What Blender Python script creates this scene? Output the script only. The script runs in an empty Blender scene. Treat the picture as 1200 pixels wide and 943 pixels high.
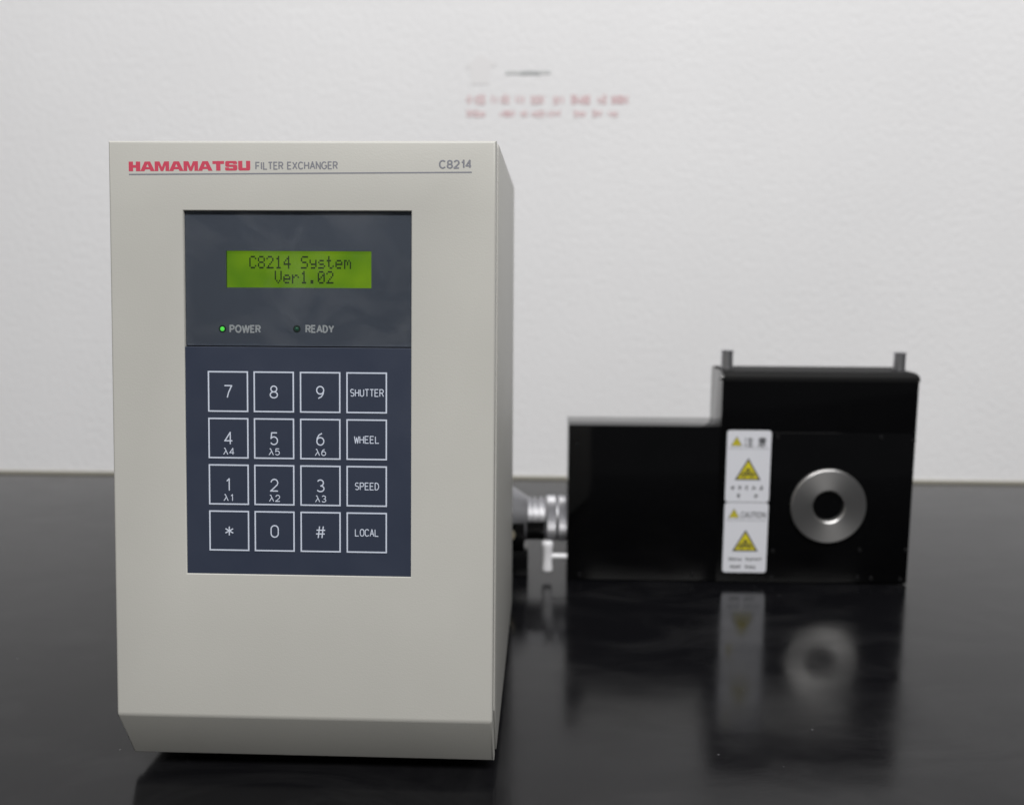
import bpy, bmesh, math, random
from mathutils import Matrix, Vector

random.seed(7)
scene = bpy.context.scene
COL = scene.collection

# ------------------------------------------------------------------ camera
PITCH, ROLL, CAM_H = 0.1347, 0.0053, 0.230
cam_data = bpy.data.cameras.new('camera')
cam_data.sensor_width = 36.0
cam_data.sensor_fit = 'HORIZONTAL'
cam_data.lens = 36.0 * 1081.23 / 1200.0
cam_data.clip_start = 0.01
cam_data.clip_end = 50.0
cam_data.dof.use_dof = True
cam_data.dof.focus_distance = 0.407
cam_data.dof.aperture_fstop = 7.5
cam = bpy.data.objects.new('camera', cam_data)
COL.objects.link(cam)
fw = Vector((0, math.cos(PITCH), -math.sin(PITCH)))
up0 = Vector((0, math.sin(PITCH), math.cos(PITCH)))
rt = Vector((1, 0, 0)) * math.cos(ROLL) + up0 * math.sin(ROLL)
up = -Vector((1, 0, 0)) * math.sin(ROLL) + up0 * math.cos(ROLL)
M = Matrix.Identity(4)
for i in range(3):
    M[i][0], M[i][1], M[i][2] = rt[i], up[i], -fw[i]
M[2][3] = CAM_H
cam.matrix_world = M
scene.camera = cam

# ------------------------------------------------------------------ world, lamps, exposure
world = bpy.data.worlds.new('World')
scene.world = world
world.use_nodes = True
bg = world.node_tree.nodes['Background']
bg.inputs['Color'].default_value = (0.93, 0.96, 1.0, 1)
bg.inputs['Strength'].default_value = 0.06

def area(name, loc, target, sx, sy, power, col):
    d = bpy.data.lights.new(name, 'AREA')
    d.shape = 'RECTANGLE'
    d.size, d.size_y, d.energy, d.color = sx, sy, power, col
    o = bpy.data.objects.new(name, d)
    COL.objects.link(o)
    o.location = loc
    o.rotation_euler = (Vector(target) - Vector(loc)).to_track_quat('-Z', 'Y').to_euler()
    return o

area('ceiling_lamp', (0.25, 0.15, 2.05), (0.25, 0.35, 0), 2.2, 1.1, 13.5, (0.985, 0.985, 1.0))
area('ceiling_lamp_front', (0.28, -1.35, 2.15), (0.15, 0.9, 0.2), 2.2, 0.8, 84, (1.0, 0.985, 0.962))

scene.view_settings.view_transform = 'Standard'
scene.view_settings.look = 'None'
scene.view_settings.exposure = 0.0
scene.view_settings.gamma = 1.0
scene.view_settings.use_curve_mapping = False
scene.render.engine = 'CYCLES'
scene.cycles.use_denoising = True
scene.cycles.max_bounces = 8

# ------------------------------------------------------------------ materials
MATS = {}

def new_mat(name):
    m = bpy.data.materials.new(name)
    m.use_nodes = True
    MATS[name] = m
    nt = m.node_tree
    return m, nt, nt.nodes['Principled BSDF']

def simple(name, col, rough=0.5, metal=0.0, spec=0.5, noise=0.0, nscale=60.0, bump=0.0, bscale=400.0,
           rvar=0.0, coat=0.0, bdist=0.0004):
    m, nt, p = new_mat(name)
    N, L = nt.nodes, nt.links
    p.inputs['Base Color'].default_value = (*col, 1)
    p.inputs['Roughness'].default_value = rough
    p.inputs['Metallic'].default_value = metal
    p.inputs['Specular IOR Level'].default_value = spec
    p.inputs['Coat Weight'].default_value = coat
    tc = N.new('ShaderNodeTexCoord')
    if noise or rvar:
        n = N.new('ShaderNodeTexNoise')
        n.inputs['Scale'].default_value = nscale
        n.inputs['Detail'].default_value = 6
        L.new(tc.outputs['Object'], n.inputs['Vector'])
        if noise:
            r = N.new('ShaderNodeMapRange')
            r.inputs['To Min'].default_value = 1 - noise
            r.inputs['To Max'].default_value = 1 + noise
            L.new(n.outputs['Fac'], r.inputs['Value'])
            mx = N.new('ShaderNodeVectorMath'); mx.operation = 'SCALE'
            mx.inputs[0].default_value = col
            L.new(r.outputs['Result'], mx.inputs['Scale'])
            L.new(mx.outputs['Vector'], p.inputs['Base Color'])
        if rvar:
            r2 = N.new('ShaderNodeMapRange')
            r2.inputs['From Min'].default_value = 0.3
            r2.inputs['From Max'].default_value = 0.7
            r2.inputs['To Min'].default_value = max(0.01, rough - rvar)
            r2.inputs['To Max'].default_value = rough + rvar
            L.new(n.outputs['Fac'], r2.inputs['Value'])
            L.new(r2.outputs['Result'], p.inputs['Roughness'])
    if bump:
        n2 = N.new('ShaderNodeTexNoise')
        n2.inputs['Scale'].default_value = bscale
        n2.inputs['Detail'].default_value = 3
        L.new(tc.outputs['Object'], n2.inputs['Vector'])
        b = N.new('ShaderNodeBump')
        b.inputs['Strength'].default_value = bump
        b.inputs['Distance'].default_value = bdist
        L.new(n2.outputs['Fac'], b.inputs['Height'])
        L.new(b.outputs['Normal'], p.inputs['Normal'])
    return m

simple('panel_paint', (0.512, 0.507, 0.474), 0.42, noise=0.035, nscale=22, bump=0.45, bscale=1500, bdist=0.0001, rvar=0.05)
simple('case_paint', (0.50, 0.495, 0.465), 0.5, noise=0.03, nscale=30, bump=0.5, bscale=900, bdist=0.0002)
simple('seam_dark', (0.05, 0.05, 0.048), 0.7)
simple('rubber', (0.012, 0.012, 0.012), 0.7)
simple('membrane', (0.032, 0.041, 0.068), 0.42, noise=0.06, nscale=40, bump=0.2, bscale=1800, bdist=0.00008, rvar=0.06)
simple('window_mask', (0.150, 0.172, 0.225), 0.3, noise=0.16, nscale=18)
simple('white_ink', (0.60, 0.655, 0.77), 0.5)
simple('window_ink', (0.86, 0.88, 0.92), 0.5)
simple('red_ink', (0.56, 0.058, 0.105), 0.45)
simple('grey_ink', (0.215, 0.22, 0.25), 0.45)
simple('lcd_ink', (0.014, 0.036, 0.007), 0.5)
simple('led_off', (0.018, 0.19, 0.10), 0.2)
simple('led_hole', (0.010, 0.035, 0.025), 0.4)
simple('black_anodised', (0.002, 0.002, 0.0023), 0.08, spec=0.45, noise=0.25, nscale=30, bump=0.08, bscale=2500, bdist=0.00002, rvar=0.02)
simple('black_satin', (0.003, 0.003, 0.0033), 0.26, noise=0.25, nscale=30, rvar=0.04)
simple('black_matte', (0.003, 0.003, 0.0033), 0.6, spec=0.2)
simple('screw_black', (0.02, 0.02, 0.021), 0.35, metal=0.6)
simple('bore_black', (0.004, 0.004, 0.004), 0.5)
simple('steel', (0.42, 0.42, 0.425), 0.3, metal=1.0, noise=0.05, nscale=80)
simple('post_steel', (0.55, 0.55, 0.57), 0.38, metal=1.0, noise=0.08, nscale=120)
simple('white_enamel', (0.88, 0.88, 0.91), 0.28, coat=0.3)
simple('aluminium', (0.42, 0.42, 0.44), 0.5, metal=1.0, noise=0.05, nscale=90)
simple('label_white', (0.66, 0.67, 0.72), 0.4, noise=0.02, nscale=100)
simple('label_yellow', (0.62, 0.54, 0.02), 0.45)
simple('label_black', (0.03, 0.03, 0.035), 0.5)
simple('brass', (0.55, 0.5, 0.38), 0.35, metal=0.6)

# lit liquid-crystal panel: back-lit, slightly uneven
m, nt, p = new_mat('lcd_backlit')
N, L = nt.nodes, nt.links
tc = N.new('ShaderNodeTexCoord'); n = N.new('ShaderNodeTexNoise'); r = N.new('ShaderNodeValToRGB')
n.inputs['Scale'].default_value = 45; n.inputs['Detail'].default_value = 2
r.color_ramp.elements[0].position = 0.3; r.color_ramp.elements[0].color = (0.062, 0.165, 0.004, 1)
r.color_ramp.elements[1].position = 0.75; r.color_ramp.elements[1].color = (0.175, 0.30, 0.006, 1)
L.new(tc.outputs['Object'], n.inputs['Vector']); L.new(n.outputs['Fac'], r.inputs['Fac'])
L.new(r.outputs['Color'], p.inputs['Emission Color'])
p.inputs['Emission Strength'].default_value = 0.86
p.inputs['Base Color'].default_value = (0.05, 0.10, 0.004, 1)
p.inputs['Roughness'].default_value = 0.3

m, nt, p = new_mat('led_lit')
p.inputs['Base Color'].default_value = (0.05, 0.5, 0.05, 1)
p.inputs['Emission Color'].default_value = (0.10, 0.85, 0.08, 1)
p.inputs['Emission Strength'].default_value = 0.8
p.inputs['Roughness'].default_value = 0.25

# clear cover sheet over the display
m, nt, p = new_mat('clear_cover')
N, L = nt.nodes, nt.links
N.remove(p)
out = N['Material Output']
tr = N.new('ShaderNodeBsdfTransparent'); tr.inputs['Color'].default_value = (0.97, 0.98, 0.98, 1)
gl = N.new('ShaderNodeBsdfGlossy'); gl.inputs['Roughness'].default_value = 0.06
fr = N.new('ShaderNodeFresnel'); fr.inputs['IOR'].default_value = 1.45
tcc = N.new('ShaderNodeTexCoord'); nn = N.new('ShaderNodeTexNoise'); mr = N.new('ShaderNodeMapRange')
nn.inputs['Scale'].default_value = 28; nn.inputs['Detail'].default_value = 5
mr.inputs['To Min'].default_value = 0.03; mr.inputs['To Max'].default_value = 0.16
L.new(tcc.outputs['Object'], nn.inputs['Vector']); L.new(nn.outputs['Fac'], mr.inputs['Value'])
L.new(mr.outputs['Result'], gl.inputs['Roughness'])
mx = N.new('ShaderNodeMixShader')
L.new(fr.outputs['Fac'], mx.inputs['Fac']); L.new(tr.outputs['BSDF'], mx.inputs[1]); L.new(gl.outputs['BSDF'], mx.inputs[2])
sd = N.new('ShaderNodeBsdfDiffuse'); sd.inputs['Color'].default_value = (0.8, 0.82, 0.86, 1)  # pale diffuse blotches painted in for soft reflections on the cover
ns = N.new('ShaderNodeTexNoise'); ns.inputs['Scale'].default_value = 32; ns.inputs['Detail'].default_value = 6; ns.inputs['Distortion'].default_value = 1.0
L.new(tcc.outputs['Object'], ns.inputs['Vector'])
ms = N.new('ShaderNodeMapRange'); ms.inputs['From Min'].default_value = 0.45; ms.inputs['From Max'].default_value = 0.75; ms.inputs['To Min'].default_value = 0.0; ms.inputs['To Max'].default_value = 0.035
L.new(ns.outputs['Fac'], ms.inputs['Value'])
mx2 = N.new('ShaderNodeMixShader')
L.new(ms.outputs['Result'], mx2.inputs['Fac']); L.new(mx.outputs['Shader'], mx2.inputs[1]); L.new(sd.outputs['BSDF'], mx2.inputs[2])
L.new(mx2.outputs['Shader'], out.inputs['Surface'])

# turned steel face: grooves run round the axis
m, nt, p = new_mat('turned_steel')
N, L = nt.nodes, nt.links
p.inputs['Base Color'].default_value = (0.76, 0.75, 0.74, 1)
p.inputs['Metallic'].default_value = 1.0
p.inputs['Roughness'].default_value = 0.36
p.inputs['Anisotropic'].default_value = 0.5
p.inputs['Anisotropic Rotation'].default_value = 0.25
tg = N.new('ShaderNodeTangent'); tg.direction_type = 'RADIAL'; tg.axis = 'Y'
L.new(tg.outputs['Tangent'], p.inputs['Tangent'])

# wall paint: off-white with a fine roller stipple
m, nt, p = new_mat('wall_paint')
N, L = nt.nodes, nt.links
tc = N.new('ShaderNodeTexCoord')
n1 = N.new('ShaderNodeTexNoise'); n1.inputs['Scale'].default_value = 155; n1.inputs['Detail'].default_value = 4
n2 = N.new('ShaderNodeTexNoise'); n2.inputs['Scale'].default_value = 3.5; n2.inputs['Detail'].default_value = 5
L.new(tc.outputs['Object'], n1.inputs['Vector']); L.new(tc.outputs['Object'], n2.inputs['Vector'])
rr = N.new('ShaderNodeValToRGB')
rr.color_ramp.elements[0].position = 0.3; rr.color_ramp.elements[0].color = (0.783, 0.783, 0.798, 1)
rr.color_ramp.elements[1].position = 0.7; rr.color_ramp.elements[1].color = (0.823, 0.823, 0.838, 1)
L.new(n2.outputs['Fac'], rr.inputs['Fac']); L.new(rr.outputs['Color'], p.inputs['Base Color'])
b = N.new('ShaderNodeBump'); b.inputs['Strength'].default_value = 0.42; b.inputs['Distance'].default_value = 0.0017
L.new(n1.outputs['Fac'], b.inputs['Height']); L.new(b.outputs['Normal'], p.inputs['Normal'])
p.inputs['Roughness'].default_value = 0.75
p.inputs['Specular IOR Level'].default_value = 0.25

# glossy black laminate: faint wipe marks, hairline scratches
m, nt, p = new_mat('black_laminate')
N, L = nt.nodes, nt.links
tc = N.new('ShaderNodeTexCoord')
n1 = N.new('ShaderNodeTexNoise'); n1.inputs['Scale'].default_value = 7; n1.inputs['Detail'].default_value = 7; n1.inputs['Distortion'].default_value = 0.8
L.new(tc.outputs['Object'], n1.inputs['Vector'])
mp = N.new('ShaderNodeMapping'); mp.inputs['Scale'].default_value = (9, 14, 1); mp.inputs['Rotation'].default_value = (0, 0, 0.25)
n3 = N.new('ShaderNodeTexNoise'); n3.inputs['Scale'].default_value = 30; n3.inputs['Detail'].default_value = 6
L.new(tc.outputs['Object'], mp.inputs['Vector']); L.new(mp.outputs['Vector'], n3.inputs['Vector'])
ad = N.new('ShaderNodeMath'); ad.operation = 'ADD'
L.new(n1.outputs['Fac'], ad.inputs[0]); L.new(n3.outputs['Fac'], ad.inputs[1])
mr = N.new('ShaderNodeMapRange')
mr.inputs['From Min'].default_value = 0.75; mr.inputs['From Max'].default_value = 1.3
mr.inputs['To Min'].default_value = 0.11; mr.inputs['To Max'].default_value = 0.21
L.new(ad.outputs['Value'], mr.inputs['Value'])
ROUGH = mr.outputs['Result']
vo = N.new('ShaderNodeTexVoronoi'); vo.feature = 'DISTANCE_TO_EDGE'; vo.inputs['Scale'].default_value = 9
nd = N.new('ShaderNodeTexNoise'); nd.inputs['Scale'].default_value = 5; nd.inputs['Detail'].default_value = 2
vm = N.new('ShaderNodeMixRGB'); vm.inputs['Fac'].default_value = 0.25
L.new(tc.outputs['Object'], nd.inputs['Vector']); L.new(tc.outputs['Object'], vm.inputs['Color1']); L.new(nd.outputs['Color'], vm.inputs['Color2'])
L.new(vm.outputs['Color'], vo.inputs['Vector'])
lt = N.new('ShaderNodeMapRange'); lt.inputs['From Min'].default_value = 0.0; lt.inputs['From Max'].default_value = 0.004
lt.inputs['To Min'].default_value = 1; lt.inputs['To Max'].default_value = 0
L.new(vo.outputs['Distance'], lt.inputs['Value'])
mk = N.new('ShaderNodeMapRange'); mk.inputs['From Min'].default_value = 0.58; mk.inputs['From Max'].default_value = 0.70
L.new(n1.outputs['Fac'], mk.inputs['Value'])
mu = N.new('ShaderNodeMath'); mu.operation = 'MULTIPLY'
L.new(lt.outputs['Result'], mu.inputs[0]); L.new(mk.outputs['Result'], mu.inputs[1])
vd = N.new('ShaderNodeTexVoronoi'); vd.inputs['Scale'].default_value = 75
L.new(tc.outputs['Object'], vd.inputs['Vector'])
ds = N.new('ShaderNodeMapRange'); ds.inputs['From Min'].default_value = 0.03; ds.inputs['From Max'].default_value = 0.05; ds.inputs['To Min'].default_value = 1; ds.inputs['To Max'].default_value = 0
L.new(vd.outputs['Distance'], ds.inputs['Value'])
sx = N.new('ShaderNodeSeparateColor'); L.new(vd.outputs['Color'], sx.inputs['Color'])
dt = N.new('ShaderNodeMath'); dt.operation = 'GREATER_THAN'; dt.inputs[1].default_value = 0.6
L.new(sx.outputs['Red'], dt.inputs[0])
dm = N.new('ShaderNodeMath'); dm.operation = 'MULTIPLY'
L.new(ds.outputs['Result'], dm.inputs[0]); L.new(dt.outputs['Value'], dm.inputs[1])
cr = N.new('ShaderNodeMixRGB'); cr.inputs['Color1'].default_value = (0.0045, 0.0045, 0.0055, 1); cr.inputs['Color2'].default_value = (0.012, 0.012, 0.013, 1)
L.new(mu.outputs['Value'], cr.inputs['Fac']); n5 = N.new('ShaderNodeTexNoise'); n5.inputs['Scale'].default_value = 11; n5.inputs['Detail'].default_value = 10; n5.inputs['Roughness'].default_value = 0.68; n5.inputs['Distortion'].default_value = 1.2
L.new(mp.outputs['Vector'], n5.inputs['Vector']); mp.inputs['Scale'].default_value = (0.8, 1.5, 1)
sm5 = N.new('ShaderNodeMapRange'); sm5.inputs['From Min'].default_value = 0.48; sm5.inputs['From Max'].default_value = 0.72
L.new(n5.outputs['Fac'], sm5.inputs['Value'])
hz = N.new('ShaderNodeMixRGB'); hz.inputs['Color2'].default_value = (0.0135, 0.0135, 0.0145, 1)
L.new(sm5.outputs['Result'], hz.inputs['Fac']); L.new(cr.outputs['Color'], hz.inputs['Color1'])
dc = N.new('ShaderNodeMixRGB'); dc.inputs['Color2'].default_value = (0.10, 0.10, 0.105, 1)
L.new(dm.outputs['Value'], dc.inputs['Fac']); L.new(hz.outputs['Color'], dc.inputs['Color1'])
DCOL = dc.outputs['Color']
n4 = N.new('ShaderNodeTexNoise'); n4.inputs['Scale'].default_value = 500; n4.inputs['Detail'].default_value = 2
L.new(tc.outputs['Object'], n4.inputs['Vector'])
b = N.new('ShaderNodeBump'); b.inputs['Strength'].default_value = 0.06; b.inputs['Distance'].default_value = 0.0002
L.new(n4.outputs['Fac'], b.inputs['Height'])
L.new(b.outputs['Normal'], p.inputs['Normal'])
L.new(DCOL, p.inputs['Base Color'])
L.new(ROUGH, p.inputs['Roughness'])
p.inputs['IOR'].default_value = 1.355

simple('edge_strip', (0.34, 0.325, 0.27), 0.6)
simple('print_red', (0.80, 0.655, 0.67), 0.75)
simple('print_red_strong', (0.78, 0.59, 0.61), 0.75)
simple('print_grey', (0.58, 0.59, 0.595), 0.75)
simple('print_dark', (0.42, 0.435, 0.44), 0.75)
simple('print_ghost', (0.765, 0.758, 0.770), 0.75)

# ------------------------------------------------------------------ mesh helpers
def link(name, me, mats, parent=None, mat4=None, smooth=None):
    o = bpy.data.objects.new(name, me)
    COL.objects.link(o)
    if isinstance(mats, str):
        mats = [mats]
    if len(me.materials) == 0:
        for k in mats:
            me.materials.append(MATS[k])
    if parent is not None:
        o.parent = parent
    if mat4 is not None:
        o.matrix_local = mat4
    if smooth is not None:
        for pl in me.polygons:
            pl.use_smooth = True
        me.set_sharp_from_angle(angle=math.radians(smooth))
    return o

def to_mesh(bm, name):
    bmesh.ops.recalc_face_normals(bm, faces=bm.faces)
    me = bpy.data.meshes.new(name)
    bm.to_mesh(me); bm.free()
    return me

def box_bm(x0, x1, y0, y1, z0, z1, bev=0.0, seg=2, bm=None, mi=0):
    own = bm is None
    b2 = bmesh.new()
    bmesh.ops.create_cube(b2, size=1)
    for v in b2.verts:
        v.co = Vector(((x0 + x1) / 2 + v.co.x * (x1 - x0), (y0 + y1) / 2 + v.co.y * (y1 - y0), (z0 + z1) / 2 + v.co.z * (z1 - z0)))
    if bev:
        bmesh.ops.bevel(b2, geom=b2.edges[:], offset=bev, segments=seg, profile=0.5, affect='EDGES')
    for f in b2.faces:
        f.material_index = mi
    if own:
        return b2
    t = bpy.data.meshes.new('t'); b2.to_mesh(t); b2.free(); bm.from_mesh(t); bpy.data.meshes.remove(t)
    return bm

def lathe(profile, seg=64, axis='Z', closed=False, mi=None):
    """profile: list of (radius, height)."""
    bm = bmesh.new()
    rings = []
    for (r, h) in profile:
        ring = []
        if r < 1e-7:
            ring = [bm.verts.new((0, 0, h))]
        else:
            for k in range(seg):
                a = 2 * math.pi * k / seg
                ring.append(bm.verts.new((r * math.cos(a), r * math.sin(a), h)))
        rings.append(ring)
    n = len(rings)
    for i in range(n if closed else n - 1):
        A, B = rings[i], rings[(i + 1) % n]
        for k in range(seg):
            k2 = (k + 1) % seg
            if len(A) == 1 and len(B) == 1:
                continue
            if len(A) == 1:
                f = bm.faces.new((A[0], B[k], B[k2]))
            elif len(B) == 1:
                f = bm.faces.new((A[k], B[0], A[k2]))
            else:
                f = bm.faces.new((A[k], B[k], B[k2], A[k2]))
            if mi:
                f.material_index = mi[i]
    if axis == 'X':
        bmesh.ops.rotate(bm, verts=bm.verts, cent=(0, 0, 0), matrix=Matrix.Rotation(math.pi / 2, 3, 'Y'))
    if axis == 'Y':   # height runs towards -Y (out of a front face)
        bmesh.ops.rotate(bm, verts=bm.verts, cent=(0, 0, 0), matrix=Matrix.Rotation(math.pi / 2, 3, 'X'))
    return bm

def eval_mesh(o):
    dg = bpy.context.evaluated_depsgraph_get()
    me = bpy.data.meshes.new_from_object(o.evaluated_get(dg))
    d = o.data
    bpy.data.objects.remove(o)
    bpy.data.curves.remove(d)
    me.materials.clear()
    return me

def fit(me, x0, y0, x1, y1, zt):
    xs = [v.co.x for v in me.vertices]; ys = [v.co.y for v in me.vertices]; zs = [v.co.z for v in me.vertices]
    sx = (x1 - x0) / max(1e-9, max(xs) - min(xs)); sy = (y1 - y0) / max(1e-9, max(ys) - min(ys))
    sz = zt / max(1e-9, max(zs) - min(zs))
    a, b_, c = min(xs), min(ys), min(zs)
    for v in me.vertices:
        v.co = Vector((x0 + (v.co.x - a) * sx, y0 + (v.co.y - b_) * sy, (v.co.z - c) * sz))
    return me

def font_mesh(body, x0, y0, x1, y1, zt=0.00005, bold=0.0, spacing=1.0):
    c = bpy.data.curves.new('t', 'FONT')
    c.body = body; c.size = 1.0; c.extrude = 0.01; c.offset = bold; c.resolution_u = 4; c.space_character = spacing
    o = bpy.data.objects.new('t', c); COL.objects.link(o)
    return fit(eval_mesh(o), x0, y0, x1, y1, zt)

def loops_mesh(loops, zt=0.00005, box=None):
    """closed 2D outlines, holes by nesting"""
    c = bpy.data.curves.new('t', 'CURVE'); c.dimensions = '2D'; c.fill_mode = 'BOTH'; c.extrude = 0.5
    for lp in loops:
        s = c.splines.new('POLY'); s.points.add(len(lp) - 1)
        for pt, (x, y) in zip(s.points, lp):
            pt.co = (x, y, 0, 1)
        s.use_cyclic_u = True
    o = bpy.data.objects.new('t', c); COL.objects.link(o)
    me = eval_mesh(o)
    if box:
        return fit(me, *box, zt)
    for v in me.vertices:
        v.co.z = (v.co.z + 0.5) * zt
    return me

def split_sharp(pts, cyc, width, lim=0.75):
    # break a pen stroke where it turns sharply, so corners keep their full width
    P = [Vector(q) for q in pts]
    if cyc:
        P = P + [P[0]]
    runs, cur = [], [P[0]]
    for i in range(1, len(P)):
        cur.append(P[i])
        if i < len(P) - 1:
            a, b_ = P[i] - P[i - 1], P[i + 1] - P[i]
            if a.length > 1e-9 and b_.length > 1e-9 and a.angle(b_) > lim:
                runs.append(cur); cur = [P[i].copy()]
    runs.append(cur)
    if len(runs) == 1:
        return [(pts, cyc)]
    out = []
    for k, r in enumerate(runs):
        r = [v.copy() for v in r]
        e_ = 0.38 * width
        if k > 0 or cyc:
            d = r[0] - r[1]; r[0] += d.normalized() * e_
        if k < len(runs) - 1 or cyc:
            d = r[-1] - r[-2]; r[-1] += d.normalized() * e_
        out.append(([(v.x, v.y) for v in r], False))
    return out

def strokes_mesh(lines, width, zt=0.00006, res=2):
    """round-ended pen strokes; lines: list of (points, closed)"""
    c = bpy.data.curves.new('t', 'CURVE'); c.dimensions = '3D'; c.bevel_depth = width / 2; c.bevel_resolution = res; c.use_fill_caps = True
    for pts, cyc in lines:
        for sp, cy in split_sharp(pts, cyc, width):
            s = c.splines.new('POLY'); s.points.add(len(sp) - 1)
            for pt, (x, y) in zip(s.points, sp):
                pt.co = (x, y, 0, 1)
            s.use_cyclic_u = cy
    o = bpy.data.objects.new('t', c); COL.objects.link(o)
    me = eval_mesh(o)
    k = zt / width
    for v in me.vertices:
        v.co.z *= k
    return me

def arc(cx, cy, rx, ry, a0, a1, n=12):
    return [(cx + rx * math.cos(math.radians(a0 + (a1 - a0) * i / n)), cy + ry * math.sin(math.radians(a0 + (a1 - a0) * i / n))) for i in range(n + 1)]

def ell(cx, cy, rx, ry, n=20):
    return (arc(cx, cy, rx, ry, 0, 360 - 360 / n, n - 1), True)

def stadium(w, h, n=8):
    r = w / 2
    return (arc(r, h - r, r, r, 0, 180, n) + arc(r, r, r, r, 180, 360, n), True)

# pen-stroke letters on a 0.62 x 1 cell
G = {
 '0': [stadium(.62, 1)],
 '1': [([(.14, .80), (.34, 1), (.34, 0)], False)],
 '2': [(arc(.31, .70, .29, .30, 170, -35) + [(0, 0), (.62, 0)], False)],
 '3': [(arc(.30, .745, .26, .255, 150, -80) + arc(.30, .25, .31, .25, 80, -150), False)],
 '4': [([(.46, 0), (.46, 1), (0, .28), (.64, .28)], False)],
 '5': [([(.56, 1), (.10, 1), (.05, .53)] + arc(.29, .33, .31, .33, 128, -150), False)],
 '6': [ell(.31, .32, .30, .32), ([(.015, .36), (.05, .60), (.20, .86), (.46, 1)], False)],
 '7': [([(0, 1), (.62, 1), (.36, .45), (.24, 0)], False)],
 '8': [ell(.31, .755, .255, .245), ell(.31, .255, .31, .255)],
 '9': [ell(.31, .68, .30, .32), ([(.605, .64), (.57, .40), (.42, .14), (.16, 0)], False)],
 '*': [([(.31, .95), (.31, .05)], False), ([(-.08, .72), (.70, .28)], False), ([(-.08, .28), (.70, .72)], False)],
 '#': [([(.22, 1), (.10, 0)], False), ([(.54, 1), (.42, 0)], False), ([(-.04, .66), (.70, .66)], False), ([(-.08, .34), (.66, .34)], False)],
 'S': [(arc(.31, .75, .28, .25, 40, 270) + arc(.31, .25, .30, .25, 90, -145), False)],
 'H': [([(0, 0), (0, 1)], False), ([(.6, 0), (.6, 1)], False), ([(0, .5), (.6, .5)], False)],
 'U': [([(0, 1)] + arc(.3, .3, .3, .3, 180, 360) + [(.6, 1)], False)],
 'T': [([(0, 1), (.62, 1)], False), ([(.31, 1), (.31, 0)], False)],
 'E': [([(.56, 1), (0, 1), (0, 0), (.58, 0)], False), ([(0, .52), (.48, .52)], False)],
 'R': [([(0, 0), (0, 1)] + arc(.33, .75, .27, .25, 90, -90) + [(0, .5)], False), ([(.32, .5), (.62, 0)], False)],
 'W': [([(-.04, 1), (.13, 0), (.31, .8), (.49, 0), (.66, 1)], False)],
 'L': [([(0, 1), (0, 0), (.56, 0)], False)],
 'P': [([(0, 0), (0, 1)] + arc(.33, .735, .27, .265, 90, -90) + [(0, .47)], False)],
 'D': [([(0, 0), (0, 1)] + arc(.22, .5, .38, .5, 90, -90) + [(0, 0)], False)],
 'O': [stadium(.62, 1)],
 'C': [(arc(.31, .69, .31, .31, 25, 180) + arc(.31, .31, .31, .31, 180, 335), False)],
 'A': [([(0, 0), (.31, 1), (.62, 0)], False), ([(.1, .34), (.52, .34)], False)],
 'l': [([(.08, .98), (.2, 1), (.62, 0)], False), ([(.36, .60), (0, 0)], False)],   # lambda
}

def stroke_text(s, x, y, h, aspect=1.0, pitch=0.86, width=0.12, jit=0):
    lines = []
    for i, ch in enumerate(s):
        for pts, cyc in G[ch]:
            lines.append(([(x + (px + i * pitch) * h * aspect, y + py * h) for px, py in pts], cyc))
    return lines

G2 = dict(G)
G2.update({
 'O': [ell(.40, .5, .40, .5, 28)], 'C': [(arc(.40, .5, .40, .5, 42, 318, 22), False)],
 'G': [(arc(.40, .5, .40, .5, 45, 345, 22) + [(.78, .46), (.46, .46)], False)],
 'F': [([(.58, 1), (0, 1), (0, 0)], False), ([(0, .5), (.50, .5)], False)],
 'I': [([(.09, 0), (.09, 1)], False)],
 'X': [([(0, 0), (.68, 1)], False), ([(0, 1), (.68, 0)], False)],
 'N': [([(0, 0), (0, 1), (.64, 0), (.64, 1)], False)],
 'Y': [([(0, 1), (.36, .45), (.72, 1)], False), ([(.36, .45), (.36, 0)], False)],
 'A': [([(0, 0), (.37, 1), (.74, 0)], False), ([(.13, .34), (.61, .34)], False)],
 'W': [([(0, 1), (.26, 0), (.52, 1), (.78, 0), (1.04, 1)], False)],
 'H': [([(0, 0), (0, 1)], False), ([(.66, 0), (.66, 1)], False), ([(0, .52), (.66, .52)], False)],
 '1': [([(.08, .74), (.26, .80), (.34, 1), (.34, 0)], False)],
})
GW = {'I': .18, 'W': 1.04, 'O': .8, 'C': .74, 'G': .8, 'A': .74, 'Y': .72, 'X': .68, 'N': .64, 'H': .66, ' ': .28, 'T': .64, 'L': .54, 'F': .56, 'E': .58, '1': .40}
def grot_mesh(s, x0, y0, x1, y1, weight=0.13, gap=0.26):
    h = y1 - y0
    lines, x = [], 0.0
    for ch in s:
        for pts, cyc in G2.get(ch, []):
            lines.append(([(x + px, py) for px, py in pts], cyc))
        x += GW.get(ch, .62) + gap
    tot = x - gap
    kx = (x1 - x0 - weight * h) / (tot * h)
    hh = h * (1 - weight)
    o2 = [([(x0 + weight * h / 2 + px * h * kx, y0 + weight * h / 2 + py * hh) for px, py in pts], cyc) for pts, cyc in lines]
    return strokes_mesh(o2, weight * h, 0.00005)

def thing(name, label, cat, loc, rotz=0.0):
    o = bpy.data.objects.new(name, None)
    COL.objects.link(o)
    o.location = loc; o.rotation_euler = (0, 0, rotz)
    o.empty_display_size = 0.02
    o['label'] = label; o['category'] = cat
    return o

mm = 0.001

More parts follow.
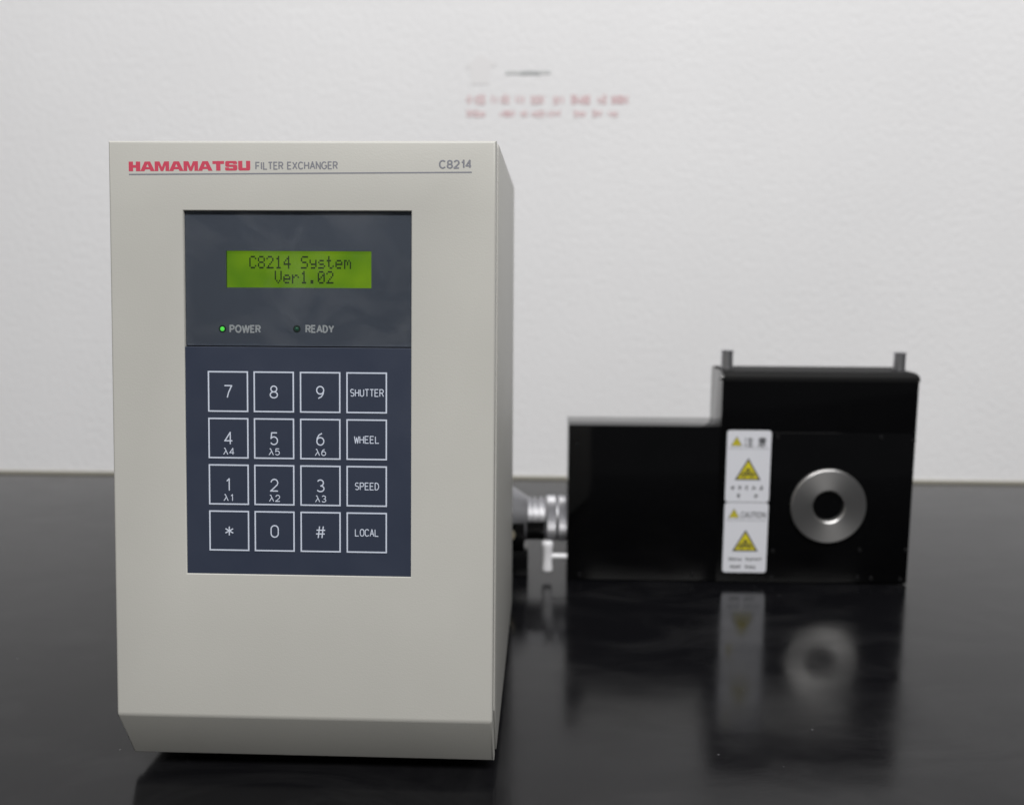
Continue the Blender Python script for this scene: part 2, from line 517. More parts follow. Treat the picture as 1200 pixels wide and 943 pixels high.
# ------------------------------------------------------------------ setting: tabletop and wall
WALL_Y, WALL_YAW = 1.0465, -0.025
bm = box_bm(-1.7, 1.7, -0.55, 1.12, -0.04, 0.0, 0.003, 2)
table = link('tabletop', to_mesh(bm, 'tabletop'), 'black_laminate')
table['kind'] = 'structure'
table['label'] = 'glossy black tabletop with faint scratches against the white wall'

bm = box_bm(-2.2, 2.2, 0.0, 0.08, -0.9, 2.3)
wall = link('wall', to_mesh(bm, 'wall'), 'wall_paint')
wall.location = (0, WALL_Y, 0); wall.rotation_euler = (0, 0, WALL_YAW)
wall['kind'] = 'structure'
wall['label'] = 'off-white painted wall with fine stipple behind the table'
es = link('edge_strip', to_mesh(box_bm(-2.0, 2.0, -0.0025, -0.0002, -0.002, 0.0032, 0.001, 2), 'edge_strip'), 'edge_strip', wall)

# faded, unreadable printed marks on the wall (x, z in the wall's plane, metres)
WP = Matrix(((1, 0, 0, 0), (0, 0, -1, -0.0002), (0, 1, 0, 0), (0, 0, 0, 1)))
def wall_px(u, v):           # print layout measured on the wall: 0.935 mm per unit
    return (-0.0523 + (u - 546) * 0.935 * mm, 0.4285 - (v - 110) * 0.93 * mm)
def smear(words, v0, v1, strong=()):
    for wi, (a, b_) in enumerate(words):
        nch = max(2, round((b_ - a) / 3.9))
        lines = []
        for k in range(nch):
            u = a + (k + 0.5) * (b_ - a) / nch
            x, zt_ = wall_px(u, v0); _, zb = wall_px(u, v1)
            w2 = 0.0013
            zt_ -= random.uniform(0, .0025); zb += random.uniform(0, .001)
            st = random.randrange(3)
            if st == 0:
                lines.append(([(x, zb), (x, zt_)], False))
            elif st == 1:
                lines.append(([(x - w2, zb), (x - w2, zt_), (x + w2, zt_), (x + w2, zb)], True))
            else:
                zm = (zt_ + zb) / 2
                lines.append(([(x + w2, zt_), (x - w2, zm), (x + w2, zb)], False))
        link('faded_print', strokes_mesh(lines, 0.0023, 0.0002, 1), 'print_red_strong' if wi in strong else 'print_red', wall, WP)
k1 = lambda x: 535 + x / 5.714
smear([(k1(a), k1(b_)) for a, b_ in ((70, 100), (115, 190), (225, 280), (290, 360), (390, 460), (500, 590), (650, 725), (770, 890), (940, 1000), (1040, 1150))], 111.5, 121, (7, 9))
smear([(k1(a), k1(b_)) for a, b_ in ((70, 190), (285, 395), (430, 470), (500, 600), (610, 700), (790, 870), (915, 975), (1015, 1075))], 128.5, 135.5, (1,))
for (a, b_, v, mt) in ((592, 611, 86.0, 'print_grey'), (610, 632, 86.3, 'print_dark'), (631, 645, 85.4, 'print_grey')):
    p0 = wall_px(a, v); p1 = wall_px(b_, v)
    link('faded_print', strokes_mesh([([p0, ((p0[0] + p1[0]) / 2, p0[1] + 0.0004), p1], False)], 0.0042, 0.0002, 2), mt, wall, WP)
ghost = [wall_px(u, v) for u, v in ((545, 78), (563, 64), (583, 76), (575, 80), (573, 99), (553, 99), (551, 82))]
link('faded_print', loops_mesh([ghost], 0.0002), 'print_ghost', wall, WP)

# ------------------------------------------------------------------ filter exchanger (control unit)
W, Z0, CD, CH, H, S, D = 0.170, 0.0073, 0.0146, 0.0262, 0.2809, 0.0202, 0.2247
HT = Z0 + H
ex = thing('filter_exchanger', 'tall beige control unit with keypad and lit green display on black table', 'control unit', (-0.1779, 0.3943, 0), -0.0361)

FL = math.hypot(S, H - CH)
sf, cf = S / FL, (H - CH) / FL
FM = Matrix(((1, 0, 0, 0), (0, sf, -cf, 0), (0, cf, sf, Z0 + CH), (0, 0, 0, 1)))   # x right, y up the face, z out of it
def FMz(dz):
    return FM @ Matrix.Translation((0, 0, dz))

# front panel: bent sheet with a rectangular opening
T = 0.006
PX0, PX1, PY0, PY1, PYS = 33.0 * mm, 133.3 * mm, 65.0 * mm, 225.4 * mm, 166.4 * mm
cl = math.hypot(CD, CH)
bm = bmesh.new()
xs = [0, PX0, PX1, W]
rows = [('c', 0), ('f', 0), ('f', PY0), ('f', PY1), ('f', FL)]
def rowpos(r):
    k, b_ = r
    if k == 'c':
        return (CD, Z0), (CD + T * 1.0, Z0)
    fy, fz = b_ * sf, Z0 + CH + b_ * cf
    if b_ == 0:
        return (fy, fz), (fy + T * 1.0, fz + T * 0.25)
    return (fy, fz), (fy + T * cf, fz - T * sf if b_ < FL else fz)
Fv, Bv = [], []
for r in rows:
    (fy, fz), (ry, rz) = rowpos(r)
    Fv.append([bm.verts.new((x, fy, fz)) for x in xs])
    Bv.append([bm.verts.new((x, ry, rz)) for x in xs])
hole = (2, 1)
for j in range(4):
    for i in range(3):
        if (j, i) == hole:
            continue
        bm.faces.new((Fv[j][i], Fv[j][i + 1], Fv[j + 1][i + 1], Fv[j + 1][i]))
        bm.faces.new((Bv[j][i], Bv[j + 1][i], Bv[j + 1][i + 1], Bv[j][i + 1]))
for j in range(4):
    bm.faces.new((Fv[j][0], Fv[j + 1][0], Bv[j + 1][0], Bv[j][0]))
    bm.faces.new((Fv[j][3], Bv[j][3], Bv[j + 1][3], Fv[j + 1][3]))
for i in range(3):
    bm.faces.new((Fv[0][i], Bv[0][i], Bv[0][i + 1], Fv[0][i + 1]))
    bm.faces.new((Fv[4][i], Fv[4][i + 1], Bv[4][i + 1], Bv[4][i]))
ha, hb, hc, hd = (2, 1), (2, 2), (3, 2), (3, 1)
for (a, b_) in ((ha, hb), (hb, hc), (hc, hd), (hd, ha)):
    bm.faces.new((Fv[a[0]][a[1]], Bv[a[0]][a[1]], Bv[b_[0]][b_[1]], Fv[b_[0]][b_[1]]))
bmesh.ops.recalc_face_normals(bm, faces=bm.faces)
def find_edges(pairs):
    out = []
    for a, b_ in pairs:
        for e in a.link_edges:
            if e.other_vert(a) is b_:
                out.append(e)
    return out
holeE = find_edges([(Fv[a[0]][a[1]], Fv[b_[0]][b_[1]]) for a, b_ in ((ha, hb), (hb, hc), (hc, hd), (hd, ha))])
outE = find_edges([(Fv[j][i], Fv[j + 1][i]) for j in range(4) for i in (0, 3)] + [(Fv[j][i], Fv[j][i + 1]) for j in (0, 4) for i in range(3)])
foldE = find_edges([(Fv[1][i], Fv[1][i + 1]) for i in range(3)])
bmesh.ops.bevel(bm, geom=holeE, offset=0.0005, segments=3, profile=0.5, affect='EDGES')
outE = [e for e in outE if e.is_valid]; foldE = [e for e in foldE if e.is_valid]
bmesh.ops.bevel(bm, geom=outE + foldE, offset=0.0013, segments=5, profile=0.5, affect='EDGES')
link('front_panel', to_mesh(bm, 'front_panel'), 'panel_paint', ex, smooth=35)

# case behind it: wrap-round cover, its front edge following the panel
def extrude_profile(pts, x0, x1, bev, seg=3):
    bm = bmesh.new()
    A = [bm.verts.new((x0, y, z)) for y, z in pts]; B = [bm.verts.new((x1, y, z)) for y, z in pts]
    bm.faces.new(A); bm.faces.new(B[::-1])
    n = len(pts)
    for i in range(n):
        j = (i + 1) % n
        bm.faces.new((A[i], B[i], B[j], A[j]))
    bmesh.ops.recalc_face_normals(bm, faces=bm.faces)
    if bev:
        bmesh.ops.bevel(bm, geom=bm.edges[:], offset=bev, segments=seg, profile=0.5, affect='EDGES')
    return bm
g = T + 0.0016
prof = [(S + g, HT - 0.0004), (g + 0.0002, Z0 + CH + 0.002), (CD + g + .001, Z0 + 0.0012), (D, Z0 + 0.0012), (D, HT - 0.0004)]
link('case', to_mesh(extrude_profile(prof, -0.0005, W + 0.0006, 0.0003), 'case'), 'case_paint', ex, smooth=35)
prof2 = [(S + T - .002, HT - 0.0012), (T - .002, Z0 + CH + 0.001), (CD + T - .002, Z0 + 0.003), (CD + g + .004, Z0 + .004), (g + .004, Z0 + CH + .003), (S + g + .004, HT - .0012)]
link('seam', to_mesh(extrude_profile(prof2, 0.0014, W - 0.0014, 0), 'seam'), 'seam_dark', ex)
link('rear_panel', to_mesh(box_bm(0.004, W - 0.004, D - 0.001, D + 0.003, Z0 + 0.006, HT - 0.006, 0.001, 2), 'rear_panel'), 'case_paint', ex, smooth=35)
foot_me = to_mesh(lathe([(0, Z0 + 0.002), (0.008, Z0 + 0.002), (0.0085, Z0 - 0.001), (0.0075, 0.001), (0.0068, 0.0), (0, 0.0)], 24), 'foot')
for (x, y) in ((0.022, 0.045), (W - 0.022, 0.045), (0.022, D - 0.022), (W - 0.022, D - 0.022)):
    link('foot', foot_me, 'rubber', ex, Matrix.Translation((x, y, 0)), smooth=35)

# keypad membrane and display window in the opening (z measured out of the face)
e = 0.00015
link('keypad_panel', to_mesh(box_bm(PX0 - e, PX1 + e, PY0 - e, PYS - 0.0003, -0.003, -0.0005, 0.0002, 1), 'keypad_panel'), 'membrane', ex, FM)

LX0, LX1, LY0, LY1 = 51.0 * mm, 115.4 * mm, 192.2 * mm, 208.3 * mm
bm = bmesh.new()
xs_, ys_ = [PX0 - e, LX0, LX1, PX1 + e], [PYS + 0.0002, LY0, LY1, PY1 + e]
ft, bt = -0.0024, -0.0036
FV = [[bm.verts.new((x, y, ft)) for x in xs_] for y in ys_]; BV = [[bm.verts.new((x, y, bt)) for x in xs_] for y in ys_]
for j in range(3):
    for i in range(3):
        if i == 1 and j == 1:
            continue
        bm.faces.new((FV[j][i], FV[j][i + 1], FV[j + 1][i + 1], FV[j + 1][i])); bm.faces.new((BV[j][i], BV[j + 1][i], BV[j + 1][i + 1], BV[j][i + 1]))
for k in range(3):
    for (a, b_) in (((0, k), (0, k + 1)), ((3, k), (3, k + 1)), ((k, 0), (k + 1, 0)), ((k, 3), (k + 1, 3))):
        bm.faces.new((FV[a[0]][a[1]], FV[b_[0]][b_[1]], BV[b_[0]][b_[1]], BV[a[0]][a[1]]))
for (a, b_) in (((1, 1), (1, 2)), ((1, 2), (2, 2)), ((2, 2), (2, 1)), ((2, 1), (1, 1))):
    bm.faces.new((FV[a[0]][a[1]], FV[b_[0]][b_[1]], BV[b_[0]][b_[1]], BV[a[0]][a[1]]))
win = link('display_window', to_mesh(bm, 'display_window'), 'window_mask', ex, FM)
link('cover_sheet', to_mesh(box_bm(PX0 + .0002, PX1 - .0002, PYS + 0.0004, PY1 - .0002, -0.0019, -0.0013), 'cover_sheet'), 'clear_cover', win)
link('display', to_mesh(box_bm(LX0 - .001, LX1 + .001, LY0 - .001, LY1 + .001, -0.006, -0.0038), 'display'), 'lcd_backlit', win)

DOT = {
 'C': '01110 10001 10000 10000 10000 10001 01110', '8': '01110 10001 10001 01110 10001 10001 01110',
 '2': '01110 10001 00001 00010 00100 01000 11111', '1': '00100 01100 00100 00100 00100 00100 01110',
 '4': '00010 00110 01010 10010 11111 00010 00010', 'S': '01111 10000 10000 01110 00001 00001 11110',
 'y': '00000 00000 10001 10001 01111 00001 01110', 's': '00000 00000 01110 10000 01110 00001 11110',
 't': '01000 01000 11100 01000 01000 01001 00110', 'e': '00000 00000 01110 10001 11111 10000 01110',
 'm': '00000 00000 11010 10101 10101 10001 10001', 'V': '10001 10001 10001 10001 10001 01010 00100',
 'r': '00000 00000 10110 11001 10000 10000 10000', '.': '00000 00000 00000 00000 00000 01100 01100',
 '0': '01110 10001 10011 10101 11001 10001 01110', ' ': ' '.join(['00000'] * 7)}
def lcd_line(s, x, ytop):
    bm = bmesh.new()
    cw, dw, dh = 3.83 * mm, 0.635 * mm, 0.80 * mm
    for i, ch in enumerate(s):
        for rj, row in enumerate(DOT[ch].split()):
            for ci, c in enumerate(row):
                if c == '1':
                    X, Y = x + i * cw + ci * dw, ytop - rj * dh
                    a = [bm.verts.new(q) for q in ((X, Y - dh * .94, 0), (X + dw * .94, Y - dh * .94, 0), (X + dw * .94, Y, 0), (X, Y, 0))]
                    bm.faces.new(a)
    me = bpy.data.meshes.new('display_text'); bm.to_mesh(me); bm.free()
    return me
link('display_text', lcd_line('C8214 System', 60.9 * mm, 206.2 * mm), 'lcd_ink', win, Matrix.Translation((0, 0, -0.00374)))
link('display_text', lcd_line('Ver1.02', 72.2 * mm, 199.7 * mm), 'lcd_ink', win, Matrix.Translation((0, 0, -0.00374)))

link('window_lettering', grot_mesh('POWER', 52.2 * mm, 172.2 * mm, 66.3 * mm, 175.8 * mm, 0.21), 'window_ink', win, Matrix.Translation((0, 0, -0.00238)))
link('window_lettering', grot_mesh('READY', 86.1 * mm, 172.4 * mm, 99.0 * mm, 176.0 * mm, 0.21), 'window_ink', win, Matrix.Translation((0, 0, -0.00238)))
led_me = {}
for (x, y, mt, lb) in ((49.1 * mm, 174.0 * mm, 'led_lit', 'lit green power light'), (82.3 * mm, 174.2 * mm, 'led_off', 'unlit dark green ready light')):
    bm = lathe([(0, .0005), (.0005, .00045), (.0008, .0002), (.0010, 0), (.0010, -.0005), (0, -.0005)], 20)
    o = link('indicator_light', to_mesh(bm, 'indicator_light'), mt, ex, FM @ Matrix.Translation((x, y, -0.0024)), smooth=50)
    o['label'] = lb
    bm = lathe([(.0017, 0), (.0016, .00009), (.0010, .00009), (.0010, 0)], 20)
    link('socket', to_mesh(bm, 'socket'), 'led_hole', o)

# keys
KS = 18.0 * mm
kx = [43.1 * mm, 63.5 * mm, 84.1 * mm, 104.7 * mm]
ky = [137.4 * mm, 116.75 * mm, 96.1 * mm, 75.45 * mm]
bm = box_bm(0.0001, KS - 0.0001, 0.0001, KS - 0.0001, -0.0002, 0.00018, 0.00012, 1)
lw = 0.00062
z1 = 0.00024
def ring_quad(bm, a, b_, z):
    o = [bm.verts.new(v) for v in ((a, a, z), (KS - a, a, z), (KS - a, KS - a, z), (a, KS - a, z))]
    i = [bm.verts.new(v) for v in ((b_, b_, z), (KS - b_, b_, z), (KS - b_, KS - b_, z), (b_, KS - b_, z))]
    o2 = [bm.verts.new((v.co.x, v.co.y, 0.0001)) for v in o]
    i2 = [bm.verts.new((v.co.x, v.co.y, 0.0001)) for v in i]
    for k in range(4):
        k2 = (k + 1) % 4
        for q in ((o[k], o[k2], i[k2], i[k]), (o[k], o2[k], o2[k2], o[k2]), (i[k], i[k2], i2[k2], i2[k])):
            f = bm.faces.new(q); f.material_index = 1
ring_quad(bm, 0.0, lw, z1)
key_me = to_mesh(bm, 'key')
legends = [['7', '8', '9', 'SHUTTER'], ['4', '5', '6', 'WHEEL'], ['1', '2', '3', 'SPEED'], ['*', '0', '#', 'LOCAL']]
for j in range(4):
    for i in range(4):
        o = link('key', key_me, ['membrane', 'white_ink'], ex, FM @ Matrix.Translation((kx[i], ky[j], -0.0005)))
        s = legends[j][i]
        if len(s) == 1:
            h = 5.2 * mm
            cx, cy = 9.0 * mm, (6.35 * mm if True else 0)
            sub = 'l' + s if j in (1, 2) else None
            if s == '*':
                h = 4.4 * mm; cy = 6.7 * mm
            lines = stroke_text(s, cx - .31 * h, cy, h)
            me = strokes_mesh(lines, 0.00058)
            link('legend', me, 'white_ink', o, Matrix.Translation((0, 0, 0.00020)))
            if sub:
                h2 = 2.75 * mm
                lines = stroke_text(sub, cx - 2.25 * mm, 1.75 * mm, h2, aspect=1.1, pitch=0.92)
                link('legend', strokes_mesh(lines, 0.00040), 'white_ink', o, Matrix.Translation((0, 0, 0.00020)))
        else:
            h = 3.0 * mm
            tw = {'SHUTTER': 14.6, 'WHEEL': 10.9, 'SPEED': 10.5, 'LOCAL': 10.4}[s] * mm
            pitch = 0.84
            asp = tw / (h * (pitch * (len(s) - 1) + 0.62))
            lines = stroke_text(s, 9.1 * mm - tw / 2, 7.45 * mm, h, aspect=asp, pitch=pitch)
            link('legend', strokes_mesh(lines, 0.00042), 'white_ink', o, Matrix.Translation((0, 0, 0.00020)))

# printed lettering on the front panel
BRAND = {   # heavy extended letters, unit height
 'H': (1.22, [[(0, 0), (.46, 0), (.46, .36), (.76, .36), (.76, 0), (1.22, 0), (1.22, 1), (.76, 1), (.76, .64), (.46, .64), (.46, 1), (0, 1)]]),
 'A': (1.52, [[(0, 0), (.44, 0), (.52, .18), (1.0, .18), (1.08, 0), (1.52, 0), (1.05, 1), (.47, 1)], [(.62, .42), (.76, .74), (.90, .42)]]),
 'M': (1.52, [[(0, 0), (.38, 0), (.38, .62), (.62, 0), (.90, 0), (1.14, .62), (1.14, 0), (1.52, 0), (1.52, 1), (1.00, 1), (.76, .40), (.52, 1), (0, 1)]]),
 'T': (1.22, [[(.38, 0), (.84, 0), (.84, .70), (1.22, .70), (1.22, 1), (0, 1), (0, .70), (.38, .70)]]),
 'S': (1.28, [[(.14, 0), (1.14, 0), (1.24, .06), (1.28, .16), (1.28, .48), (1.22, .58), (1.10, .62), (.44, .62), (.44, .76), (.84, .76), (.84, .68), (1.26, .68), (1.26, .86), (1.20, .96), (1.08, 1), (.18, 1), (.06, .96), (.02, .84), (.02, .52), (.08, .42), (.20, .38), (.84, .38), (.84, .24), (.42, .24), (.42, .33), (0, .33), (0, .14), (.04, .04)]]),
 'U': (1.26, [[(.16, 0), (1.10, 0), (1.22, .06), (1.26, .18), (1.26, 1), (.82, 1), (.82, .28), (.44, .28), (.44, 1), (0, 1), (0, .18), (.04, .06)]]),
}
x = 0.0
loops = []
word = ''.join(('HAMA', 'MATSU'))
for ch in word:
    w, lps = BRAND[ch]
    gap = 0.10
    if ch == 'A':
        x -= 0.10
    for lp in lps:
        loops.append([(px + x, py) for px, py in lp])
    x += w + gap - (0.10 if ch == 'A' else 0)
tilt = Matrix.Rotation(math.atan2(1.1, 150.3), 4, 'Z')
PRINT = FM @ Matrix.Translation((9.2 * mm, 240.9 * mm, 0.00001)) @ tilt
link('brand_lettering', loops_mesh(loops, 0.00004, (0.0, 1.35 * mm, 53.7 * mm, 5.5 * mm)), 'red_ink', ex, PRINT)
link('product_lettering', grot_mesh('FILTER EXCHANGER', 55.9 * mm, 1.6 * mm, 92.1 * mm, 5.1 * mm, 0.165), 'grey_ink', ex, PRINT)
link('model_lettering', grot_mesh('C8214', 136.0 * mm, 1.5 * mm, 150.3 * mm, 5.4 * mm, 0.19), 'grey_ink', ex, PRINT)
link('rule_line', to_mesh(box_bm(0, 150.3 * mm, -0.32 * mm, 0.28 * mm, 0, 0.00004), 'rule_line'), 'grey_ink', ex, PRINT)

# ------------------------------------------------------------------ black filter wheel unit
un = thing('filter_wheel_unit', 'low black stepped metal housing with round steel port and warning labels', 'filter wheel', (0.0428, 0.6836, 0), -0.0256)
W1, W2, H1, H2, UD = 0.1135, 0.1445, 0.1205, 0.1614, 0.045
UW = W1 + W2
link('side_housing', to_mesh(box_bm(0.0, W1 + .001, 0.0006, UD - .0005, 0.0008, H1, 0.0006, 2), 'side_housing'), 'black_anodised', un, smooth=35)
# tall housing: rounded top front edge and rounded top right edge
bm = box_bm(W1, UW, 0.0, UD, 0.0008, H2)
top = [e_ for e_ in bm.edges if all(abs(v.co.z - H2) < 1e-6 for v in e_.verts) and (all(abs(v.co.y) < 1e-6 for v in e_.verts) or all(abs(v.co.x - UW) < 1e-6 for v in e_.verts))]
bmesh.ops.bevel(bm, geom=top, offset=0.0056, segments=6, profile=0.5, affect='EDGES')
sharp = [e_ for e_ in bm.edges if e_.calc_length() > 0.03 and e_.calc_face_angle(0) > 0.8]
bmesh.ops.bevel(bm, geom=sharp, offset=0.0005, segments=2, profile=0.5, affect='EDGES')
link('main_housing', to_mesh(bm, 'main_housing'), 'black_anodised', un, smooth=35)
# matt cap along the top, its front and right edges rolled over
bm = box_bm(W1 + .0012, UW + .0003, -.0004, UD - .001, H2 - .0065, H2 + .0005)
top = [e_ for e_ in bm.edges if all(abs(v.co.z - H2 - .0005) < 1e-6 for v in e_.verts) and (all(v.co.y < 1e-6 for v in e_.verts) or all(v.co.x > UW for v in e_.verts))]
bmesh.ops.bevel(bm, geom=top, offset=0.0050, segments=8, profile=0.5, affect='EDGES')
link('top_cap', to_mesh(bm, 'top_cap'), 'black_matte', un, smooth=50)
# front cover plate carrying the port
link('cover_plate', to_mesh(box_bm(0.1525, UW - 0.0006, -0.0010, 0.001, 0.0016, 0.1165, 0.0004, 2), 'cover_plate'), 'black_anodised', un, smooth=35)

# port: turned steel ring with a deep bore
pm = Matrix.Translation((0.195, -0.001, 0.0612))
bm = lathe([(.0280, -.002), (.0280, .0030), (.0274, .0036), (.0128, .0036), (.0118, .0026), (.0118, -.002)], 96, 'Y')
port = link('port_ring', to_mesh(bm, 'port_ring'), 'turned_steel', un, pm, smooth=30)
bm = lathe([(.0116, .0012), (.0116, .00118), (.0108, .0006), (.0106, -.0005), (.0, -.0005)], 64, 'Y')
link('bore', to_mesh(bm, 'bore'), 'bore_black', port, smooth=30)

# screws
def screw_mesh(r):
    return to_mesh(lathe([(r, -.0006), (r, .0004), (r * .85, .0007), (r * .45, .0007), (r * .45, .0002), (0, .0002)], 18, 'Y'), 'screw')
sm = screw_mesh(0.0015)
for (x, z, pr) in ((.2322, .1135, 1), (.2560, .1113, 1), (.2210, .0270, 1), (.2555, .0273, 1), (.2203, .0055, 1), (.2306, .0052, 1), (.2527, .0045, 1),
                   (.1436, .0036, 0), (.1558, .0042, 1), (.1558, .1130, 1), (.1558, .0256, 1), (.0062, .1050, 2), (.0096, .0044, 2), (.0955, .0052, 2)):
    link('screw', sm, 'screw_black', un, Matrix.Translation((x, {0: 0, 1: -.001, 2: .0006}[pr], z)), smooth=35)
side_screw = to_mesh(lathe([(.0017, -.0006), (.0017, .0005), (.0012, .0011), (0, .0012)], 18, 'X'), 'screw')
link('screw', side_screw, 'steel', un, Matrix.Translation((W1 - 0.0002, 0.006, H2 - .005)) @ Matrix.Rotation(math.pi, 4, 'Z'), smooth=35)

# mounting posts on the top
def post(x, y, h):
    bm = lathe([(0, -.002), (.0045, -.002), (.0045, h - .0012), (.0048, h - .001), (.0048, h - .0002), (.0044, h), (.0022, h), (.0020, h - .0025), (0, h - .0025)], 28)
    link('mounting_post', to_mesh(bm, 'mounting_post'), 'post_steel', un, Matrix.Translation((x, y, H2)), smooth=35)
post(0.1207, 0.022, 0.0146)
post(0.2510, 0.022, 0.0138)

# warning labels
def warn_label(z0, z1, head, mark):
    x0, x1 = 0.1183, 0.1512
    w, h = x1 - x0, z1 - z0
    LM = Matrix.Translation((x0, -0.0001, z0)) @ Matrix.Rotation(math.pi / 2, 4, 'X')
    r = 0.0022
    lp = arc(w - r, h - r, r, r, 0, 90, 5) + arc(r, h - r, r, r, 90, 180, 5) + arc(r, r, r, r, 180, 270, 5) + arc(w - r, r, r, r, 270, 360, 5)
    lb = link('warning_label', loops_mesh([lp], 0.00025), 'label_white', un, LM)
    lb['label'] = head
    up_ = lambda dz: Matrix.Translation((0, 0, 0.00025 + dz))
    # header rule
    link('label_rule', to_mesh(box_bm(0.0015, w - .0015, h - .0139, h - .0136, 0, .00004), 'label_rule'), 'label_black', lb, up_(0))
    def tri(cx, cy, s, dz):
        pts = [(cx - s, cy), (cx + s, cy), (cx, cy + s * 1.72)]
        link('warning_triangle', loops_mesh([pts], 0.00005), 'label_black', lb, up_(dz))
        k = 0.80
        gx, gy = cx, cy + s * .575
        pts2 = [(gx + (px - gx) * k, gy + (py - gy) * k) for px, py in pts]
        link('warning_triangle', loops_mesh([pts2], 0.00005), 'label_yellow', lb, up_(dz + .00004))
    tri(.0072, h - .0118, .0042, .00001)
    ex_l = [([(.0072, h - .0080), (.0072, h - .0098)], False), ([(.0072, h - .0106), (.0072, h - .0108)], False)]
    link('label_symbol', strokes_mesh(ex_l, .0009, .00004), 'label_black', lb, up_(.00011))
    tri(.0165, h - .0378, .0098, .00001)
    # pinched hand between rollers
    cy = h - .0332
    sym = [([(.0112, cy - .0015), (.0140, cy + .0012), (.0165, cy - .0006), (.0190, cy + .0012), (.0218, cy - .0015)], False),
           ([(.0130, cy - .0022), (.0152, cy - .0010)], False), ([(.0200, cy - .0022), (.0178, cy - .0010)], False),
           ([(.0165, cy + .0045), (.0165, cy + .0010)], False), ([(.0148, cy + .0030), (.0182, cy + .0030)], False)]
    link('label_symbol', strokes_mesh(sym, .0013, .00004), 'label_black', lb, up_(.00011))
    return lb, w, h, up_
lb, w, h, up_ = warn_label(.0631, .1178, 'white warning label with large yellow triangle, upper one', 0)
# the two-character heading (caution)
K1 = [([(.5, 6.6), (1.4, 6.0)], False), ([(.2, 4.6), (1.2, 4.0)], False), ([(.3, .2), (1.6, 2.4)], False), ([(4.2, 7), (4.9, 6.2)], False),
      ([(2.4, 5.4), (6.8, 5.4)], False), ([(2.8, 3.1), (6.4, 3.1)], False), ([(4.6, 5.4), (4.6, .5)], False), ([(2.1, .4), (7, .4)], False)]
K2 = [([(3.5, 7.2), (3.5, 6.5)], False), ([(.9, 6.4), (6.1, 6.4)], False), ([(2.2, 6.0), (2.5, 5.3)], False), ([(4.8, 6.0), (4.5, 5.3)], False), ([(.3, 5.1), (6.7, 5.1)], False),
      ([(1.6, 4.4), (5.4, 4.4), (5.4, 2.3), (1.6, 2.3)], True), ([(1.6, 3.4), (5.4, 3.4)], False), ([(.6, 1.4), (.3, .3)], False), ([(1.9, 1.5), (2.1, .2), (4.6, .2), (4.9, .9)], False), ([(3.2, 1.6), (3.8, 1.0)], False), ([(5.7, 1.5), (6.4, .6)], False)]
def pl(K, x, y, s):
    return [([(x + a * s, y + b_ * s) for a, b_ in pts], c) for pts, c in K]
link('label_heading', strokes_mesh(pl(K1, .0128, h - .0122, .00098) + pl(K2, .0228, h - .0122, .00098), .00085, .00004), 'label_black', lb, up_(.00001))
# two rows of small illegible characters
def tiny(cx, cy, s):
    L_ = []
    for _ in range(3):
        y = cy + random.uniform(-s, s) * .8
        L_.append(([(cx - s * random.uniform(.4, 1), y), (cx + s * random.uniform(.4, 1), y)], False))
    xx = cx + random.uniform(-s, s) * .4
    L_.append(([(xx, cy - s), (xx, cy + s)], False))
    return L_
rows_ = []
for cx in (.0055, .0108, .0160, .0212, .0270):
    rows_ += tiny(cx, h - .0438, .0016)
for cx in (.0100, .0232):
    rows_ += tiny(cx, h - .0502, .0018)
link('label_text', strokes_mesh(rows_, .0006, .00004, 1), 'label_black', lb, up_(.00001))

lb, w, h, up_ = warn_label(.0083, .0626, 'white caution label with large yellow triangle, lower one', 1)
link('label_heading', font_mesh('CAUTION', .0122, h - .0118, .0312, h - .0070, .00004, bold=.012), 'label_black', lb, up_(.00001))
rows_ = []
for cx in [.0050 + .0021 * k for k in range(5)] + [.0180 + .0021 * k for k in range(6)]:
    rows_ += tiny(cx, h - .0440, .0011)
for cx in [.0065 + .0021 * k for k in range(4)] + [.0180 + .0021 * k for k in range(4)]:
    rows_ += tiny(cx, h - .0500, .0012)
link('label_text', strokes_mesh(rows_, .0005, .00004, 1), 'label_black', lb, up_(.00001))

# light-guide coupling on the left side: knurled ring, shaft, flared flange
CM = Matrix.Translation((0, 0.022, 0.0432))
def xlathe(name, prof, mat, parent=un, seg=64, mtx=CM, sm_=30):
    bm = lathe(prof, seg, 'X')
    return link(name, to_mesh(bm, name), mat, parent, mtx, smooth=sm_)
coup = xlathe('coupling_shaft', [(0, .004), (.0150, .004), (.0150, -.018), (.0165, -.0183), (.0165, -.0215), (.0146, -.0217), (.0146, -.0237), (.0165, -.0239), (.0165, -.0262), (.0146, -.0264), (.0146, -.0278), (.0165, -.0280), (.0165, -.0297),
                                 (.0165, -.0300), (.0240, -.0420), (.0246, -.0430), (.0246, -.0500), (.0238, -.0512), (0, -.0512)], 'aluminium')
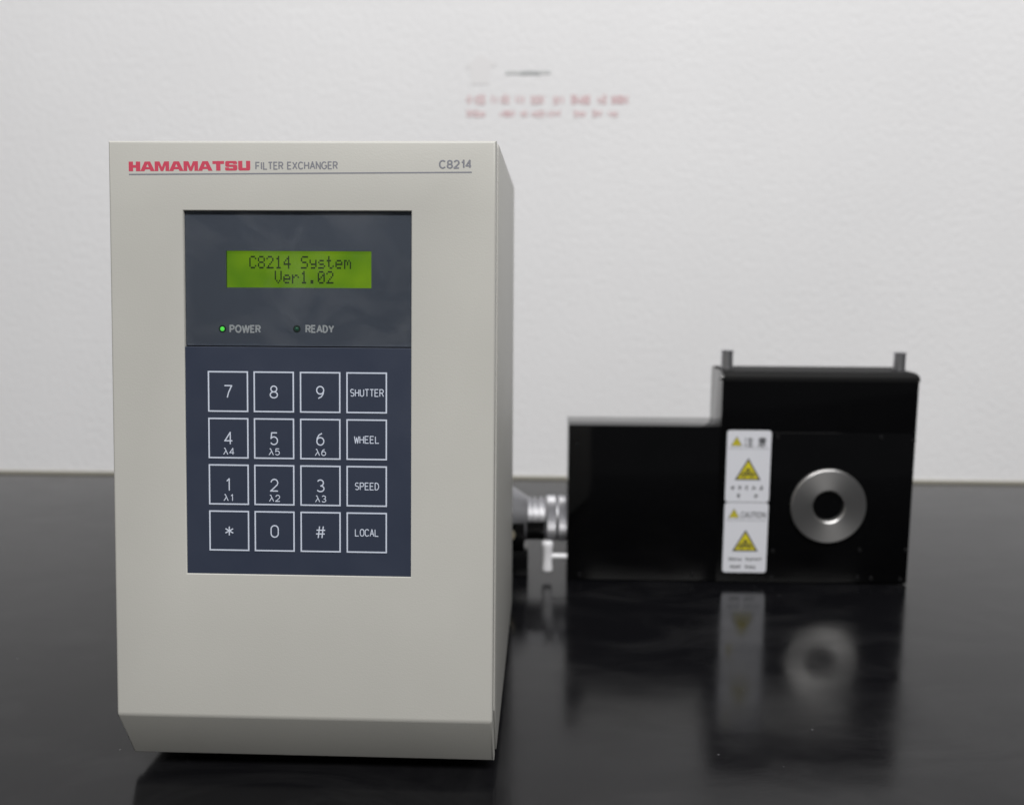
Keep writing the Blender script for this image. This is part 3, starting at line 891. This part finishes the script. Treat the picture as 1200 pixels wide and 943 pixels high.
# knurled ring
bm = bmesh.new()
nk = 72
prof = [(.0155, 0.0006), (.0172, 0.0002), (.0180, -.0012), (.0180, -.0062), (.0170, -.0070), (.0170, -.0082), (.0180, -.0090), (.0180, -.0150), (.0170, -.0166), (.0150, -.0170)]
rings = []
for r, hgt in prof:
    ring = []
    for k in range(nk * 2):
        a = 2 * math.pi * k / (nk * 2)
        rr_ = r - (0.0006 if (k % 2 and r > .0175) else 0)
        ring.append(bm.verts.new((hgt, rr_ * math.cos(a), rr_ * math.sin(a))))
    rings.append(ring)
for A, B in zip(rings, rings[1:]):
    for k in range(nk * 2):
        k2 = (k + 1) % (nk * 2)
        bm.faces.new((A[k], A[k2], B[k2], B[k]))
link('coupling_ring', to_mesh(bm, 'coupling_ring'), 'aluminium', un, CM)
# black half-rounds added as the shaft's dark lower reflection, pale knob on the flange
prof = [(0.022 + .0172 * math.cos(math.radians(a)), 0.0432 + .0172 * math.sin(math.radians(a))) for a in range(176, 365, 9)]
link('coupling_dark_reflection', to_mesh(extrude_profile(prof, -.0405, -.0176, 0), 'coupling_dark_reflection'), 'black_satin', un)
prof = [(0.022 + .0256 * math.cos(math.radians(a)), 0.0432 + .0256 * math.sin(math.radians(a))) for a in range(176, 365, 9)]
link('coupling_dark_reflection', to_mesh(extrude_profile(prof, -.0525, -.0330, 0), 'coupling_dark_reflection'), 'black_satin', un)
link('knob', to_mesh(lathe([(0, -.012), (.0040, -.012), (.0044, -.001), (.0038, .0008), (0, .001)], 24, 'Y'), 'knob'), 'brass', un, Matrix.Translation((-.0440, -.0048, .036)), smooth=35)
# black clamp block under the coupling
link('coupling_base', to_mesh(box_bm(-.050, -.030, .008, .036, 0.0005, .020, .001, 2), 'coupling_base'), 'black_satin', un, smooth=35)
# T-bar clamp screw
TM = Matrix.Translation((-.0151, .004, .0178))
bm = lathe([(0, -.0122), (.0030, -.0120), (.0042, -.0110), (.0043, -.0085), (.0039, -.0060), (.0038, 0), (.0040, .0050), (.0045, .0080), (.0045, .0108), (.0034, .0120), (0, .0122)], 32)
tb = link('clamp_screw', to_mesh(bm, 'clamp_screw'), 'white_enamel', un, TM, smooth=45)
link('screw_rod', to_mesh(lathe([(0, .0185), (.0023, .0185), (.0023, .001), (0, .001)], 24, 'X'), 'screw_rod'), 'white_enamel', tb, smooth=35)
